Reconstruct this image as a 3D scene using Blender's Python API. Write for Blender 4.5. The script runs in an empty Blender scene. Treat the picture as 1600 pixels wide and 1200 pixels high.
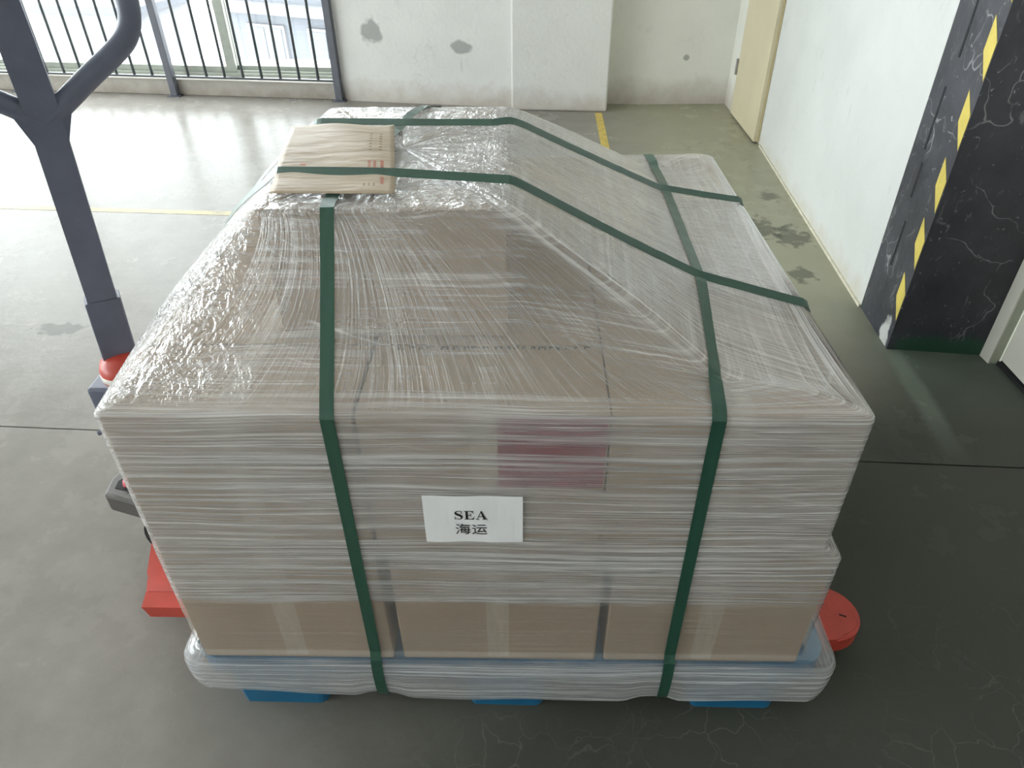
import bpy, bmesh, math, random
import numpy as np
from mathutils import Vector, Matrix
from mathutils.bvhtree import BVHTree

random.seed(7)
rng = np.random.default_rng(7)
S = bpy.context.scene
COL = S.collection

# ------------------------------------------------------------------ camera, light, exposure
cam = bpy.data.cameras.new('camera')
cam.sensor_width = 36.0
cam.lens = 1107.94 * 36.0 / 1600.0
cam.clip_start = 0.02
cam.clip_end = 400
camo = bpy.data.objects.new('camera', cam)
COL.objects.link(camo)
_p, _y, _r = 0.6342, -0.0235, -0.0104
_f = Vector((math.sin(_y) * math.cos(_p), math.cos(_y) * math.cos(_p), -math.sin(_p)))
_rt = Vector((math.cos(_y), -math.sin(_y), 0))
_up = _rt.cross(_f)
_rt2 = _rt * math.cos(_r) + _up * math.sin(_r)
_up2 = -_rt * math.sin(_r) + _up * math.cos(_r)
_m = Matrix((_rt2, _up2, -_f)).transposed().to_4x4()
_m.translation = Vector((0.0655, -0.8105, 1.4446))
camo.matrix_world = _m
S.camera = camo

W = bpy.data.worlds.new('overcast')
S.world = W
W.use_nodes = True
_n = W.node_tree.nodes
_bg = _n['Background']
_bg.inputs['Color'].default_value = (0.93, 0.955, 1.0, 1)
_bg.inputs['Strength'].default_value = 1.0

S.view_settings.view_transform = 'Standard'
S.view_settings.look = 'None'
S.view_settings.gamma = 1
S.view_settings.use_curve_mapping = False
S.view_settings.exposure = 3.6
S.cycles.transparent_max_bounces = 24
S.cycles.max_bounces = 10
S.cycles.diffuse_bounces = 6
S.cycles.sample_clamp_indirect = 6
S.cycles.use_denoising = True


def portal(name, loc, rot, sx, sy):
    l = bpy.data.lights.new(name, 'AREA')
    l.shape = 'RECTANGLE'
    l.size, l.size_y = sx, sy
    l.cycles.is_portal = True
    o = bpy.data.objects.new(name, l)
    o.location = loc
    o.rotation_euler = rot
    COL.objects.link(o)
    return o


# window daylight is sampled through these two openings (portals emit nothing themselves)
portal('window_portal', (-4.25, 5.30, 1.95), (math.radians(-90), 0, -0.1257), 5.6, 3.4)
portal('side_window_portal', (-6.95, 0.125, 1.95), (math.radians(90), 0, math.radians(-90)), 8.75, 2.7)


# ------------------------------------------------------------------ material helpers
class NT:
    def __init__(s, name):
        s.m = bpy.data.materials.new(name)
        s.m.use_nodes = True
        s.t = s.m.node_tree
        s.t.nodes.clear()
        s.out = s.t.nodes.new('ShaderNodeOutputMaterial')

    def n(s, kind, props=None, **ins):
        nd = s.t.nodes.new('ShaderNode' + kind)
        for k, v in (props or {}).items():
            setattr(nd, k, v)
        for k, v in ins.items():
            key = int(k[1:]) if k[0] == 'i' and k[1:].isdigit() else k.replace('_', ' ')
            s.put(nd.inputs[key], v)
        return nd

    def put(s, sock, v):
        if isinstance(v, bpy.types.NodeSocket):
            s.t.links.new(v, sock)
        elif isinstance(v, bpy.types.Node):
            s.t.links.new(v.outputs[0], sock)
        else:
            if sock.type == 'RGBA' and len(v) == 3:
                v = (*v, 1)
            sock.default_value = v

    def math(s, op, a, b=0.0, c=None, clamp=False):
        nd = s.n('Math', dict(operation=op, use_clamp=clamp), i0=a, i1=b)
        if c is not None:
            s.put(nd.inputs[2], c)
        return nd.outputs[0]

    def mix(s, f, a, b):
        nd = s.n('Mix', dict(data_type='RGBA'))
        s.put(nd.inputs[0], f)
        s.put(nd.inputs[6], a)
        s.put(nd.inputs[7], b)
        return nd.outputs[2]

    def ramp(s, f, lo, hi, a=0.0, b=1.0):
        nd = s.n('MapRange', dict(clamp=True), i0=f, i1=lo, i2=hi, i3=a, i4=b)
        return nd.outputs[0]

    def noise(s, vec, scale, detail=2.0, rough=0.5, dist=0.0):
        nd = s.n('TexNoise', None, Vector=vec, Scale=scale, Detail=detail, Roughness=rough, Distortion=dist)
        return nd.outputs[0]

    def scale(s, vec, v):
        nd = s.n('VectorMath', dict(operation='MULTIPLY'), i0=vec, i1=v)
        return nd.outputs[0]

    def pos(s):
        return s.n('NewGeometry').outputs['Position']

    def obj(s):
        return s.n('TexCoord').outputs['Object']

    def uv(s):
        return s.n('TexCoord').outputs['UV']

    def xyz(s, vec):
        return s.n('SeparateXYZ', None, i0=vec).outputs

    def spot(s, p, c, r, rag=0.5, sc=12.0, stretch=(1, 1, 1)):
        """ragged patch of wear around world point c"""
        d = s.n('VectorMath', dict(operation='SUBTRACT'), i0=p, i1=c).outputs[0]
        d = s.scale(d, stretch)
        ln = s.n('VectorMath', dict(operation='LENGTH'), i0=d).outputs['Value']
        nz = s.noise(p, sc, 3.0)
        v = s.math('ADD', s.math('DIVIDE', ln, r), s.math('MULTIPLY', s.math('SUBTRACT', nz, 0.5), rag * 3))
        return s.ramp(v, 0.75, 1.05, 1.0, 0.0)

    def bump(s, h, dist=0.002, strength=1.0):
        return s.n('Bump', None, Strength=strength, Distance=dist, Height=h).outputs[0]

    def pbr(s, col, rough=0.5, normal=None, metal=0.0, spec=0.5, **kw):
        b = s.n('BsdfPrincipled')
        s.put(b.inputs['Base Color'], col)
        s.put(b.inputs['Roughness'], rough)
        s.put(b.inputs['Metallic'], metal)
        s.put(b.inputs['Specular IOR Level'], spec)
        if normal is not None:
            s.put(b.inputs['Normal'], normal)
        for k, v in kw.items():
            s.put(b.inputs[k.replace('_', ' ')], v)
        return b.outputs[0]

    def schlick(s, f0=0.04, normal=None):
        nd = s.n('LayerWeight', None, Blend=0.5)
        if normal is not None:
            s.put(nd.inputs['Normal'], normal)
        p = s.math('POWER', nd.outputs['Facing'], 5.0)
        return s.math('ADD', s.math('MULTIPLY', p, 1.0 - f0), f0)

    def done(s, sh):
        s.t.links.new(sh, s.out.inputs['Surface'])
        return s.m


def simple(name, col, rough=0.5, metal=0.0, var=0.12, sc=20.0, bump=0.0004, spec=0.5):
    t = NT(name)
    o = t.obj()
    nz = t.noise(o, sc, 4.0)
    c = t.mix(t.ramp(nz, 0.3, 0.7), tuple(x * (1 - var) for x in col), tuple(min(1, x * (1 + var)) for x in col))
    nb = t.noise(o, sc * 8, 3.0)
    return t.done(t.pbr(c, t.ramp(nz, 0.3, 0.7, max(0.02, rough - 0.06), rough + 0.06), t.bump(nb, bump), metal, spec))


def plaster(name, base, spots=(), grime=0.16, dirt=(0.30, 0.22, 0.16)):
    t = NT(name)
    p = t.pos()
    x, y, z = t.xyz(p)
    big = t.noise(p, 1.4, 4.0, 0.6)
    fine = t.noise(p, 9.0, 5.0, 0.6)
    c = t.mix(t.ramp(big, 0.35, 0.7), base, tuple(k * 0.90 for k in base))
    c = t.mix(t.ramp(fine, 0.62, 0.72, 0.0, 0.25), c, tuple(k * 0.72 for k in base))
    # grime that the mop and damp left along the foot of the wall
    edge = t.math('ADD', z, t.math('MULTIPLY', t.math('SUBTRACT', fine, 0.5), 0.22))
    c = t.mix(t.ramp(edge, 0.0, grime, 0.55, 0.0), c, dirt)
    # hairline cracks and scuffs
    v = t.n('TexVoronoi', dict(feature='DISTANCE_TO_EDGE'), Vector=t.n('VectorMath', dict(operation='ADD'), i0=p, i1=t.n('TexNoise', None, Vector=p, Scale=3.0).outputs[1]).outputs[0], Scale=1.1)
    cr = t.ramp(v.outputs[0], 0.0, 0.005, 0.18, 0.0)
    cr = t.math('MULTIPLY', cr, t.ramp(big, 0.45, 0.6))
    c = t.mix(cr, c, tuple(k * 0.45 for k in base))
    sc = t.noise(t.scale(p, (9, 9, 2.5)), 2.2, 3.0)
    c = t.mix(t.ramp(sc, 0.68, 0.74, 0.0, 0.28), c, tuple(k * 0.55 for k in base))
    for q in spots:
        c = t.mix(t.math('MULTIPLY', t.spot(p, *q[:2], **(q[2] if len(q) > 2 else {})), 0.75), c, tuple(k * 0.36 for k in base))
    return t.done(t.pbr(c, 0.75, t.bump(t.noise(p, 35.0, 5.0), 0.002), spec=0.3))


# ------------------------------------------------------------------ mesh helpers
def setp(o, label=None, category=None, group=None, kind=None):
    if label: o['label'] = label
    if category: o["category"] = category
    if group: o['group'] = group
    if kind: o['kind'] = kind
    return o


def link_bm(name, bm, mat, parent=None, smooth=False, **tags):
    bmesh.ops.recalc_face_normals(bm, faces=bm.faces[:])
    me = bpy.data.meshes.new(name)
    bm.to_mesh(me)
    bm.free()
    return link_me(name, me, mat, parent, smooth, **tags)


def link_me(name, me, mat, parent=None, smooth=False, **tags):
    if mat is not None and not me.materials:
        me.materials.append(mat)
    if smooth:
        for p in me.polygons:
            p.use_smooth = True
    o = bpy.data.objects.new(name, me)
    COL.objects.link(o)
    if parent is not None:
        o.parent = parent
    return setp(o, **tags)


def empty(name, loc=(0, 0, 0), rz=0.0, **tags):
    o = bpy.data.objects.new(name, None)
    o.empty_display_size = 0.1
    o.location = loc
    o.rotation_euler = (0, 0, rz)
    COL.objects.link(o)
    return setp(o, **tags)


def prism(bm, pts, z0, z1):
    a = [bm.verts.new((x, y, z0)) for x, y in pts]
    b = [bm.verts.new((x, y, z1)) for x, y in pts]
    n = len(pts)
    fs = [bm.faces.new(a[::-1]), bm.faces.new(b)]
    for i in range(n):
        j = (i + 1) % n
        fs.append(bm.faces.new((a[i], a[j], b[j], b[i])))
    return a + b


def box(bm, x0, x1, y0, y1, z0, z1):
    return prism(bm, [(x0, y0), (x1, y0), (x1, y1), (x0, y1)], z0, z1)


def bevel(bm, w, seg=2):
    bmesh.ops.bevel(bm, geom=bm.edges[:], offset=w, segments=seg, profile=0.5, affect='EDGES', clamp_overlap=True)


def bbox(x0, x1, y0, y1, z0, z1, bv=0.0, seg=2):
    bm = bmesh.new()
    box(bm, x0, x1, y0, y1, z0, z1)
    if bv:
        bevel(bm, bv, seg)
    return bm


def tube(bm, pts, rad, seg=12, closed=False, caps=True):
    """sweep a circle (or ellipse per-point radius) along points"""
    pts = [Vector(p) for p in pts]
    n = len(pts)
    rings = []
    prev = None
    for i, p in enumerate(pts):
        if closed:
            t = pts[(i + 1) % n] - pts[i - 1]
        else:
            t = pts[min(i + 1, n - 1)] - pts[max(i - 1, 0)]
        t.normalize()
        if prev is None:
            a = t.orthogonal().normalized()
        else:
            a = (prev - t * prev.dot(t)).normalized()
        prev = a
        b = t.cross(a)
        r = rad[i] if isinstance(rad, (list, tuple)) else rad
        rings.append([bm.verts.new(p + (a * math.cos(k * 2 * math.pi / seg) + b * math.sin(k * 2 * math.pi / seg)) * r) for k in range(seg)])
    for i in range(n if closed else n - 1):
        A, B = rings[i], rings[(i + 1) % n]
        for k in range(seg):
            bm.faces.new((A[k], A[(k + 1) % seg], B[(k + 1) % seg], B[k]))
    if caps and not closed:
        bm.faces.new(rings[0][::-1])
        bm.faces.new(rings[-1])


def lathe(bm, prof, c=(0, 0), seg=32):
    """revolve (r, z) about the vertical through c"""
    rings = []
    for r, z in prof:
        rings.append([bm.verts.new((c[0] + r * math.cos(2 * math.pi * k / seg), c[1] + r * math.sin(2 * math.pi * k / seg), z)) for k in range(seg)])
    for A, B in zip(rings, rings[1:]):
        for k in range(seg):
            bm.faces.new((A[k], A[(k + 1) % seg], B[(k + 1) % seg], B[k]))
    bm.faces.new(rings[0][::-1])
    bm.faces.new(rings[-1])


def spline(pts, n):
    """Catmull-Rom resample"""
    P = [Vector(p) for p in pts]
    P = [P[0] * 2 - P[1]] + P + [P[-1] * 2 - P[-2]]
    out = []
    m = len(P) - 3
    for i in range(n):
        s = i / (n - 1) * m
        k = min(int(s), m - 1)
        t = s - k
        a, b, c, d = P[k:k + 4]
        out.append(0.5 * ((2 * b) + (c - a) * t + (2 * a - 5 * b + 4 * c - d) * t * t + (3 * b - a - 3 * c + d) * t ** 3))
    return out


# a straight run of wall, given by its origin, direction and outward normal (plan)
class Run:
    def __init__(s, p, d):
        s.p = Vector(p)
        s.e = Vector(d).normalized()
        s.n = Vector((-s.e.y, s.e.x))

    def at(s, a, d):
        q = s.p + s.e * a + s.n * d
        return (q.x, q.y)

    def box(s, bm, a0, a1, d0, d1, z0, z1):
        return prism(bm, [s.at(a0, d0), s.at(a1, d0), s.at(a1, d1), s.at(a0, d1)], z0, z1)


# ------------------------------------------------------------------ materials
M = {}
M['plaster'] = plaster('white_plaster', (0.69, 0.685, 0.655), spots=[((-1.04, 4.73, 0.488), 0.085, dict(stretch=(1.0, 0.5, 0.8))), ((-0.40, 4.63, 0.393), 0.062, dict(stretch=(0.75, 0.5, 1.3)))])
M['plaster_recess'] = plaster('recess_plaster', (0.76, 0.755, 0.70), spots=[((1.198, 4.64, 0.318), 0.024)], grime=0.2)
M['plaster_right'] = plaster('right_wall_plaster', (0.61, 0.62, 0.60), grime=0.09, dirt=(0.50, 0.46, 0.36))
M['ceiling'] = simple('ceiling_paint', (0.75, 0.75, 0.73), 0.8)
M['kerb'] = plaster('kerb_concrete', (0.42, 0.39, 0.35), grime=0.1, dirt=(0.2, 0.16, 0.12))
M['dark_room'] = simple('dim_wall_paint', (0.76, 0.75, 0.72), 0.85)


def floor_mat():
    t = NT('painted_concrete_floor')
    p = t.pos()
    x, y, z = t.xyz(p)
    big = t.noise(p, 0.9, 4.0, 0.6)
    mid = t.noise(p, 5.0, 5.0, 0.65)
    fine = t.noise(p, 40.0, 4.0)
    grey = t.mix(t.ramp(mid, 0.3, 0.7), (0.215, 0.20, 0.178), (0.27, 0.253, 0.228))
    olive = t.mix(t.ramp(mid, 0.3, 0.7), (0.315, 0.306, 0.222), (0.340, 0.331, 0.245))
    green = t.mix(t.ramp(mid, 0.3, 0.7), (0.095, 0.125, 0.098), (0.12, 0.155, 0.122))
    wob = t.math('MULTIPLY', t.math('SUBTRACT', big, 0.5), 0.9)
    # olive worn paint in the far aisle, green paint by the near doorway
    fx = t.ramp(t.math('ADD', x, wob), 0.35, 0.95)
    fy = t.ramp(t.math('ADD', y, wob), 0.9, 1.7)
    c = t.mix(t.math('MULTIPLY', fx, fy), grey, olive)
    gx = t.ramp(t.math('ADD', x, t.math('MULTIPLY', wob, 0.25)), 1.22, 1.42)
    gy = t.ramp(t.math('ADD', y, wob), 1.75, 1.25)
    c = t.mix(t.math('MULTIPLY', gx, gy), c, green)
    floor_shade = t.ramp(t.math('ADD', x, wob), -0.75, 0.15, 0.0, 1.0)  # shade before and right of the load, painted into the floor colour
    floor_shade = t.math('MULTIPLY', floor_shade, t.ramp(y, 1.6, 0.9))
    c = t.mix(floor_shade, c, (0.070, 0.073, 0.060))
    # pale strip of scuffed paint running on from the wall line
    sx = t.math('ABSOLUTE', t.math('SUBTRACT', x, t.math('ADD', 1.30, t.math('MULTIPLY', y, 0.075))))
    st = t.math('MULTIPLY', t.ramp(t.math('ADD', sx, t.math('MULTIPLY', t.math('SUBTRACT', mid, 0.5), 0.05)), 0.02, 0.045, 0.40, 0.0), t.ramp(y, 0.75, 1.0))
    st = t.math('MULTIPLY', st, t.ramp(y, 1.45, 1.3))
    c = t.mix(st, c, (0.20, 0.235, 0.195))
    # crazing: pale hairlines in the near floor
    wv = t.n('VectorMath', dict(operation='ADD'), i0=p, i1=t.scale(t.n('TexNoise', None, Vector=p, Scale=9.0, Detail=3.0).outputs[1], (0.16, 0.16, 0))).outputs[0]
    v = t.n('TexVoronoi', dict(feature='DISTANCE_TO_EDGE'), Vector=wv, Scale=12.0).outputs[0]
    cr = t.math('MULTIPLY', t.ramp(v, 0.0, 0.016, 0.20, 0.0), t.ramp(t.noise(p, 3.3, 2.0), 0.45, 0.65))
    cr = t.math('MULTIPLY', cr, t.ramp(y, 0.35, 0.05))
    c = t.mix(cr, c, (0.36, 0.34, 0.31))
    # dark scuffs
    for q, r, s_ in (((1.20, 2.45, 0), 0.10, (1, 0.8, 1)), ((1.33, 2.35, 0), 0.09, (1, 0.8, 1)), ((1.36, 2.85, 0), 0.06, (1, 1, 1)), ((1.26, 1.95, 0), 0.06, (1, 1, 1)), ((1.43, 0.73, 0), 0.03, (1, 1.2, 1)), ((-1.75, 1.5, 0), 0.06, (0.6, 1.3, 1))):
        c = t.mix(t.math('MULTIPLY', t.spot(p, q, r, 0.9, 20.0, s_), 0.6), c, (0.07, 0.07, 0.055))
    rough = t.ramp(t.math('ADD', t.math('MULTIPLY', mid, 0.5), t.math('MULTIPLY', big, 0.5)), 0.3, 0.7, 0.20, 0.32)
    b = t.bump(t.math('ADD', t.math('MULTIPLY', mid, 0.8), t.math('MULTIPLY', fine, 0.2)), 0.003, 0.6)
    return t.done(t.pbr(c, rough, b, spec=0.06))


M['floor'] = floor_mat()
M['joint'] = simple('joint_filler', (0.05, 0.05, 0.045), 0.8)
M['yellow_floor'] = simple('worn_yellow_floor_paint', (0.58, 0.43, 0.10), 0.5, var=0.25, sc=30)
M['faded_yellow'] = simple('faded_yellow_floor_paint', (0.36, 0.31, 0.17), 0.35, spec=0.08, var=0.3, sc=12)


def black_wall():
    t = NT('scuffed_black_paint')
    p = t.pos()
    x, y, z = t.xyz(p)
    mid = t.noise(p, 6.0, 5.0, 0.65)
    c = t.mix(t.ramp(mid, 0.35, 0.7), (0.030, 0.031, 0.040), (0.055, 0.056, 0.068))
    sc = t.noise(t.scale(p, (3, 3, 1)), 9.0, 4.0, 0.7, 1.2)
    c = t.mix(t.ramp(sc, 0.61, 0.68, 0.0, 0.35), c, (0.30, 0.30, 0.31))
    v = t.n('TexVoronoi', dict(feature='DISTANCE_TO_EDGE'), Vector=t.n('VectorMath', dict(operation='ADD'), i0=p, i1=t.scale(t.n('TexNoise', None, Vector=p, Scale=4.0, Detail=3.0).outputs[1], (0.5, 0.5, 0.5))).outputs[0], Scale=2.3).outputs[0]
    c = t.mix(t.math('MULTIPLY', t.ramp(v, 0.0, 0.008, 0.6, 0.0), t.ramp(mid, 0.45, 0.55)), c, (0.42, 0.42, 0.42))
    fleck = t.noise(p, 55.0, 2.0)
    c = t.mix(t.ramp(fleck, 0.70, 0.74, 0.0, 0.5), c, (0.4, 0.4, 0.38))
    # bare plaster where the corner has been knocked, green floor paint brushed up the foot
    w = t.spot(p, (1.385, 1.43, 0.03), 0.06, 0.5, 25.0, (1, 1.6, 0.8))
    c = t.mix(t.math('MULTIPLY', w, 0.8), c, (0.60, 0.61, 0.58))
    e = t.math('ADD', z, t.math('MULTIPLY', t.math('SUBTRACT', mid, 0.5), 0.10))
    g = t.math('MULTIPLY', t.ramp(e, 0.045, 0.075, 1.0, 0.0), t.ramp(x, 1.40, 1.42))
    c = t.mix(g, c, (0.022, 0.07, 0.045))
    return t.done(t.pbr(c, t.ramp(mid, 0.3, 0.7, 0.3, 0.5), t.bump(t.noise(p, 30.0, 5.0), 0.0015)))


M['black'] = black_wall()
M['groove'] = simple('dark_groove', (0.008, 0.008, 0.010), 0.8)
M['hazard'] = simple('hazard_yellow', (0.60, 0.48, 0.10), 0.5, var=0.1)
M['cream'] = simple('cream_door_paint', (0.56, 0.50, 0.35), 0.45, var=0.06, sc=5)
M['cream_edge'] = simple('cream_door_edge_paint', (0.50, 0.42, 0.24), 0.5, var=0.08, sc=8)
M['offwhite'] = simple('off_white_door_paint', (0.66, 0.64, 0.57), 0.4, var=0.05, sc=5)
M['jamb'] = simple('greenish_white_jamb_paint', (0.42, 0.45, 0.36), 0.4, var=0.1, sc=8)
M['steel'] = simple('dull_steel', (0.30, 0.29, 0.27), 0.45, 0.6, var=0.15)
M['grey_cast'] = simple('grey_cast_metal', (0.10, 0.092, 0.085), 0.5, 0.2, var=0.2)
M['rail'] = simple('dark_grey_railing_paint', (0.045, 0.052, 0.055), 0.4, var=0.1)
M['post'] = simple('slate_railing_post_paint', (0.10, 0.105, 0.125), 0.45, var=0.1)
M['alu'] = simple('grey_green_window_aluminium', (0.36, 0.38, 0.33), 0.4, 0.2, var=0.08)
M['red'] = simple('pallet_jack_red_paint', (0.50, 0.060, 0.040), 0.42, var=0.14, sc=14)
M['jack_black'] = simple('pallet_jack_black_paint', (0.115, 0.126, 0.175), 0.42, var=0.1)
M['rubber'] = simple('black_rubber', (0.02, 0.02, 0.022), 0.6)
M['white_band'] = simple('white_sticker', (0.75, 0.72, 0.66), 0.4, var=0.05)
M['pink'] = simple('faded_red_rod_paint', (0.55, 0.10, 0.12), 0.4)
M['blue'] = simple('blue_pallet_plastic', (0.012, 0.125, 0.25), 0.4, var=0.1, sc=10)
M['paper'] = simple('white_paper', (0.88, 0.875, 0.88), 0.65, var=0.02, sc=6, bump=0.0002)
M['ink'] = simple('black_ink', (0.012, 0.012, 0.014), 0.6)
M['red_ink'] = simple('red_ink', (0.56, 0.13, 0.08), 0.7, var=0.3, sc=400)
M['faint_ink'] = simple('faint_brown_ink', (0.34, 0.24, 0.15), 0.8, var=0.3, sc=400)
M['box_ink'] = simple('dark_carton_print', (0.045, 0.035, 0.03), 0.8)
M['red_print'] = simple('dull_red_carton_print', (0.24, 0.035, 0.05), 0.7, var=0.15, sc=30)


def cardboard(name, base):
    t = NT(name)
    o = t.obj()
    nz = t.noise(o, 7.0, 4.0)
    fib = t.noise(t.scale(o, (60, 60, 240)), 3.0, 3.0)
    c = t.mix(t.ramp(nz, 0.3, 0.7), tuple(k * 0.93 for k in base), tuple(k * 1.06 for k in base))
    c = t.mix(t.ramp(fib, 0.4, 0.7, 0.0, 0.22), c, tuple(k * 0.8 for k in base))
    return t.done(t.pbr(c, 0.75, t.bump(fib, 0.0004), spec=0.25))


M['card'] = cardboard('brown_cardboard', (0.375, 0.272, 0.187))
M['card2'] = cardboard('brown_cardboard_shade', (0.40, 0.30, 0.21))
M['card_flap'] = cardboard('brown_cardboard_flap', (0.40, 0.295, 0.205))


def tape_mat():
    t = NT('clear_packing_tape')
    o = t.obj()
    nz = t.noise(t.scale(o, (30, 4, 4)), 3.0, 3.0)
    return t.done(t.pbr(t.mix(t.ramp(nz, 0.3, 0.7), (0.44, 0.35, 0.265), (0.49, 0.40, 0.31)), 0.18, t.bump(nz, 0.0006), spec=0.6))


M['tape'] = tape_mat()


def kraft():
    t = NT('kraft_envelope_paper')
    o = t.obj()
    nz = t.noise(o, 9.0, 4.0)
    fb = t.noise(t.scale(o, (20, 160, 20)), 4.0, 3.0)
    c = t.mix(t.ramp(nz, 0.3, 0.7), (0.44, 0.345, 0.245), (0.50, 0.395, 0.285))
    c = t.mix(t.ramp(fb, 0.45, 0.7, 0.0, 0.18), c, (0.42, 0.33, 0.23))
    return t.done(t.pbr(c, 0.5, t.bump(t.noise(t.scale(o, (6, 22, 6)), 2.0, 2.0), 0.004), spec=0.4))


M['kraft'] = kraft()


def strap_mat():
    t = NT('dark_green_strap_plastic')
    uv = t.uv()
    u, v, w = t.xyz(uv)
    k = 2 * math.pi / 0.004
    a = t.math('SINE', t.math('MULTIPLY', t.math('ADD', u, v), k))
    b = t.math('SINE', t.math('MULTIPLY', t.math('SUBTRACT', u, v), k))
    h = t.math('MULTIPLY', a, b)
    nz = t.noise(t.scale(uv, (6, 60, 1)), 1.0, 3.0)
    c = t.mix(t.ramp(nz, 0.3, 0.7), (0.018, 0.070, 0.045), (0.028, 0.092, 0.062))
    return t.done(t.pbr(c, 0.30, t.bump(h, 0.0002, 0.5), spec=0.6))


M['strap'] = strap_mat()


def glass_mat():
    t = NT('window_glass')
    fr = t.schlick(0.05)
    tr = t.n('BsdfTransparent', None, Color=(0.95, 0.975, 0.965, 1)).outputs[0]
    gl = t.n('BsdfGlossy', None, Roughness=0.02).outputs[0]
    return t.done(t.n('MixShader', None, i0=fr, i1=tr, i2=gl).outputs[0])


M['glass'] = glass_mat()


def film_mat():
    """Stretch film: clear, with whitened stretch lines. UV in metres: u round the load, v up it and on over the top."""
    t = NT('stretch_film')
    uv = t.uv()
    u, v, _ = t.xyz(uv)
    px, py, pz = t.xyz(t.pos())
    big = t.noise(uv, 3.0, 3.0, 0.6)
    patch = t.noise(t.scale(uv, (2.0, 9.0, 1)), 1.0, 3.0, 0.6)
    # horizontal stretch lines (sag a little as they run)
    wav = t.math('MULTIPLY', t.math('SUBTRACT', t.noise(t.scale(uv, (1.6, 5.0, 1)), 1.0, 2.0), 0.5), 0.035)
    vv = t.math('ADD', v, wav)
    hv = t.n('CombineXYZ', None, i0=u, i1=vv, i2=0.0).outputs[0]
    h1 = t.noise(t.scale(hv, (0.9, 95.0, 1)), 1.0, 4.0, 0.65)
    h2 = t.noise(t.scale(hv, (2.6, 260.0, 1)), 1.0, 2.0, 0.6)
    hs = t.math('ADD', t.ramp(h1, 0.47, 0.68), t.math('MULTIPLY', t.ramp(h2, 0.53, 0.68), 0.75))
    # lines that fan up to the top cartons
    su = t.math('ADD', u, t.math('MULTIPLY', t.math('SUBTRACT', t.noise(t.scale(uv, (3.0, 2.4, 1)), 1.0, 2.0), 0.5), 0.06))
    rv = t.n('CombineXYZ', None, i0=su, i1=v, i2=3.0).outputs[0]
    r1 = t.noise(t.scale(rv, (210.0, 2.2, 1)), 1.0, 3.0, 0.6)
    r2 = t.noise(t.scale(rv, (85.0, 2.6, 1)), 1.0, 3.0, 0.6)
    rs = t.math('ADD', t.math('MULTIPLY', t.ramp(r1, 0.48, 0.68), 0.55), t.math('MULTIPLY', t.ramp(r2, 0.60, 0.72), 0.4))
    # slanted crossing turns
    d1 = t.math('ADD', v, t.math('MULTIPLY', u, 0.23))
    dn = t.noise(t.n('CombineXYZ', None, i0=t.math('MULTIPLY', u, 1.3), i1=t.math('MULTIPLY', d1, 70.0), i2=7.0).outputs[0], 1.0, 3.0, 0.6)
    ds = t.ramp(dn, 0.60, 0.72)
    # where the turns lie: pallet edge, bare band of the lower cartons, thick band above, fan on top
    edge = t.math('ADD', v, t.math('MULTIPLY', t.math('SUBTRACT', big, 0.5), 0.06))
    pal = t.ramp(edge, 0.155, 0.185, 1.0, 0.0)
    band = t.ramp(edge, 0.345, 0.365)
    top = t.ramp(v, 0.80, 0.84)
    side = t.math('SUBTRACT', 1.0, top)
    hz = t.math('MAXIMUM', t.math('MAXIMUM', t.math('MULTIPLY', pal, 0.95), t.math('MULTIPLY', band, t.ramp(patch, 0.25, 0.6, 0.6, 1.0))), 0.10)
    hz = t.math('MULTIPLY', hz, t.math('ADD', t.math('MULTIPLY', side, 1.0), t.math('MULTIPLY', top, t.ramp(patch, 0.42, 0.62, 0.12, 0.6))))
    rz = t.math('MULTIPLY', top, t.ramp(big, 0.35, 0.6, 0.45, 1.0))
    dz = t.math('MULTIPLY', t.ramp(patch, 0.45, 0.7), t.math('ADD', t.math('MULTIPLY', top, 0.5), t.math('MULTIPLY', band, 0.35)))
    streak = t.math('ADD', t.math('ADD', t.math('MULTIPLY', hs, hz), t.math('MULTIPLY', rs, rz)), t.math('MULTIPLY', ds, dz))
    haze = t.math('ADD', t.math('ADD', 0.10, t.math('MULTIPLY', pal, 0.30)), t.math('MULTIPLY', t.math('MULTIPLY', band, side), t.ramp(patch, 0.3, 0.7, 0.07, 0.34)))
    haze = t.math('ADD', haze, t.math('MULTIPLY', top, t.ramp(patch, 0.3, 0.7, 0.01, 0.15)))
    op = t.math('ADD', haze, t.math('MULTIPLY', streak, 0.76), clamp=True)
    op = t.math('ADD', op, t.math('MULTIPLY', t.math('MULTIPLY', t.math('MULTIPLY', top, t.ramp(u, 1.10, 1.16)), t.ramp(u, 2.36, 2.30)), t.math('ADD', 0.14, t.math('MULTIPLY', t.ramp(r1, 0.42, 0.66), 0.30))))
    op = t.math('MINIMUM', op, 0.86)
    # relief
    cr = t.noise(t.scale(uv, (26, 34, 1)), 1.0, 4.0, 0.65, 1.5)
    crown = t.ramp(pz, 1.012, 1.028)
    flank = t.math('MULTIPLY', t.ramp(px, -0.30, -0.40), top)
    loose = t.math('MAXIMUM', crown, flank)
    cv = t.n('VectorMath', dict(operation='ADD'), i0=t.scale(t.pos(), (55, 16, 30)), i1=t.scale(t.n('TexNoise', None, Vector=t.pos(), Scale=14.0, Detail=3.0).outputs[1], (9.0, 9.0, 9.0))).outputs[0]
    crumple = t.noise(cv, 1.0, 3.0, 0.6, 0.4)
    hh = t.math('ADD', t.math('MULTIPLY', hs, t.math('MULTIPLY', hz, 0.6)), t.math('MULTIPLY', rs, t.math('MULTIPLY', rz, 0.6)))
    hh = t.math('ADD', hh, t.math('MULTIPLY', cr, t.math('ADD', 0.25, t.math('MULTIPLY', top, 0.9))))
    hh = t.math('ADD', hh, t.math('MULTIPLY', t.math('MULTIPLY', crumple, loose), 5.5))
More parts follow.
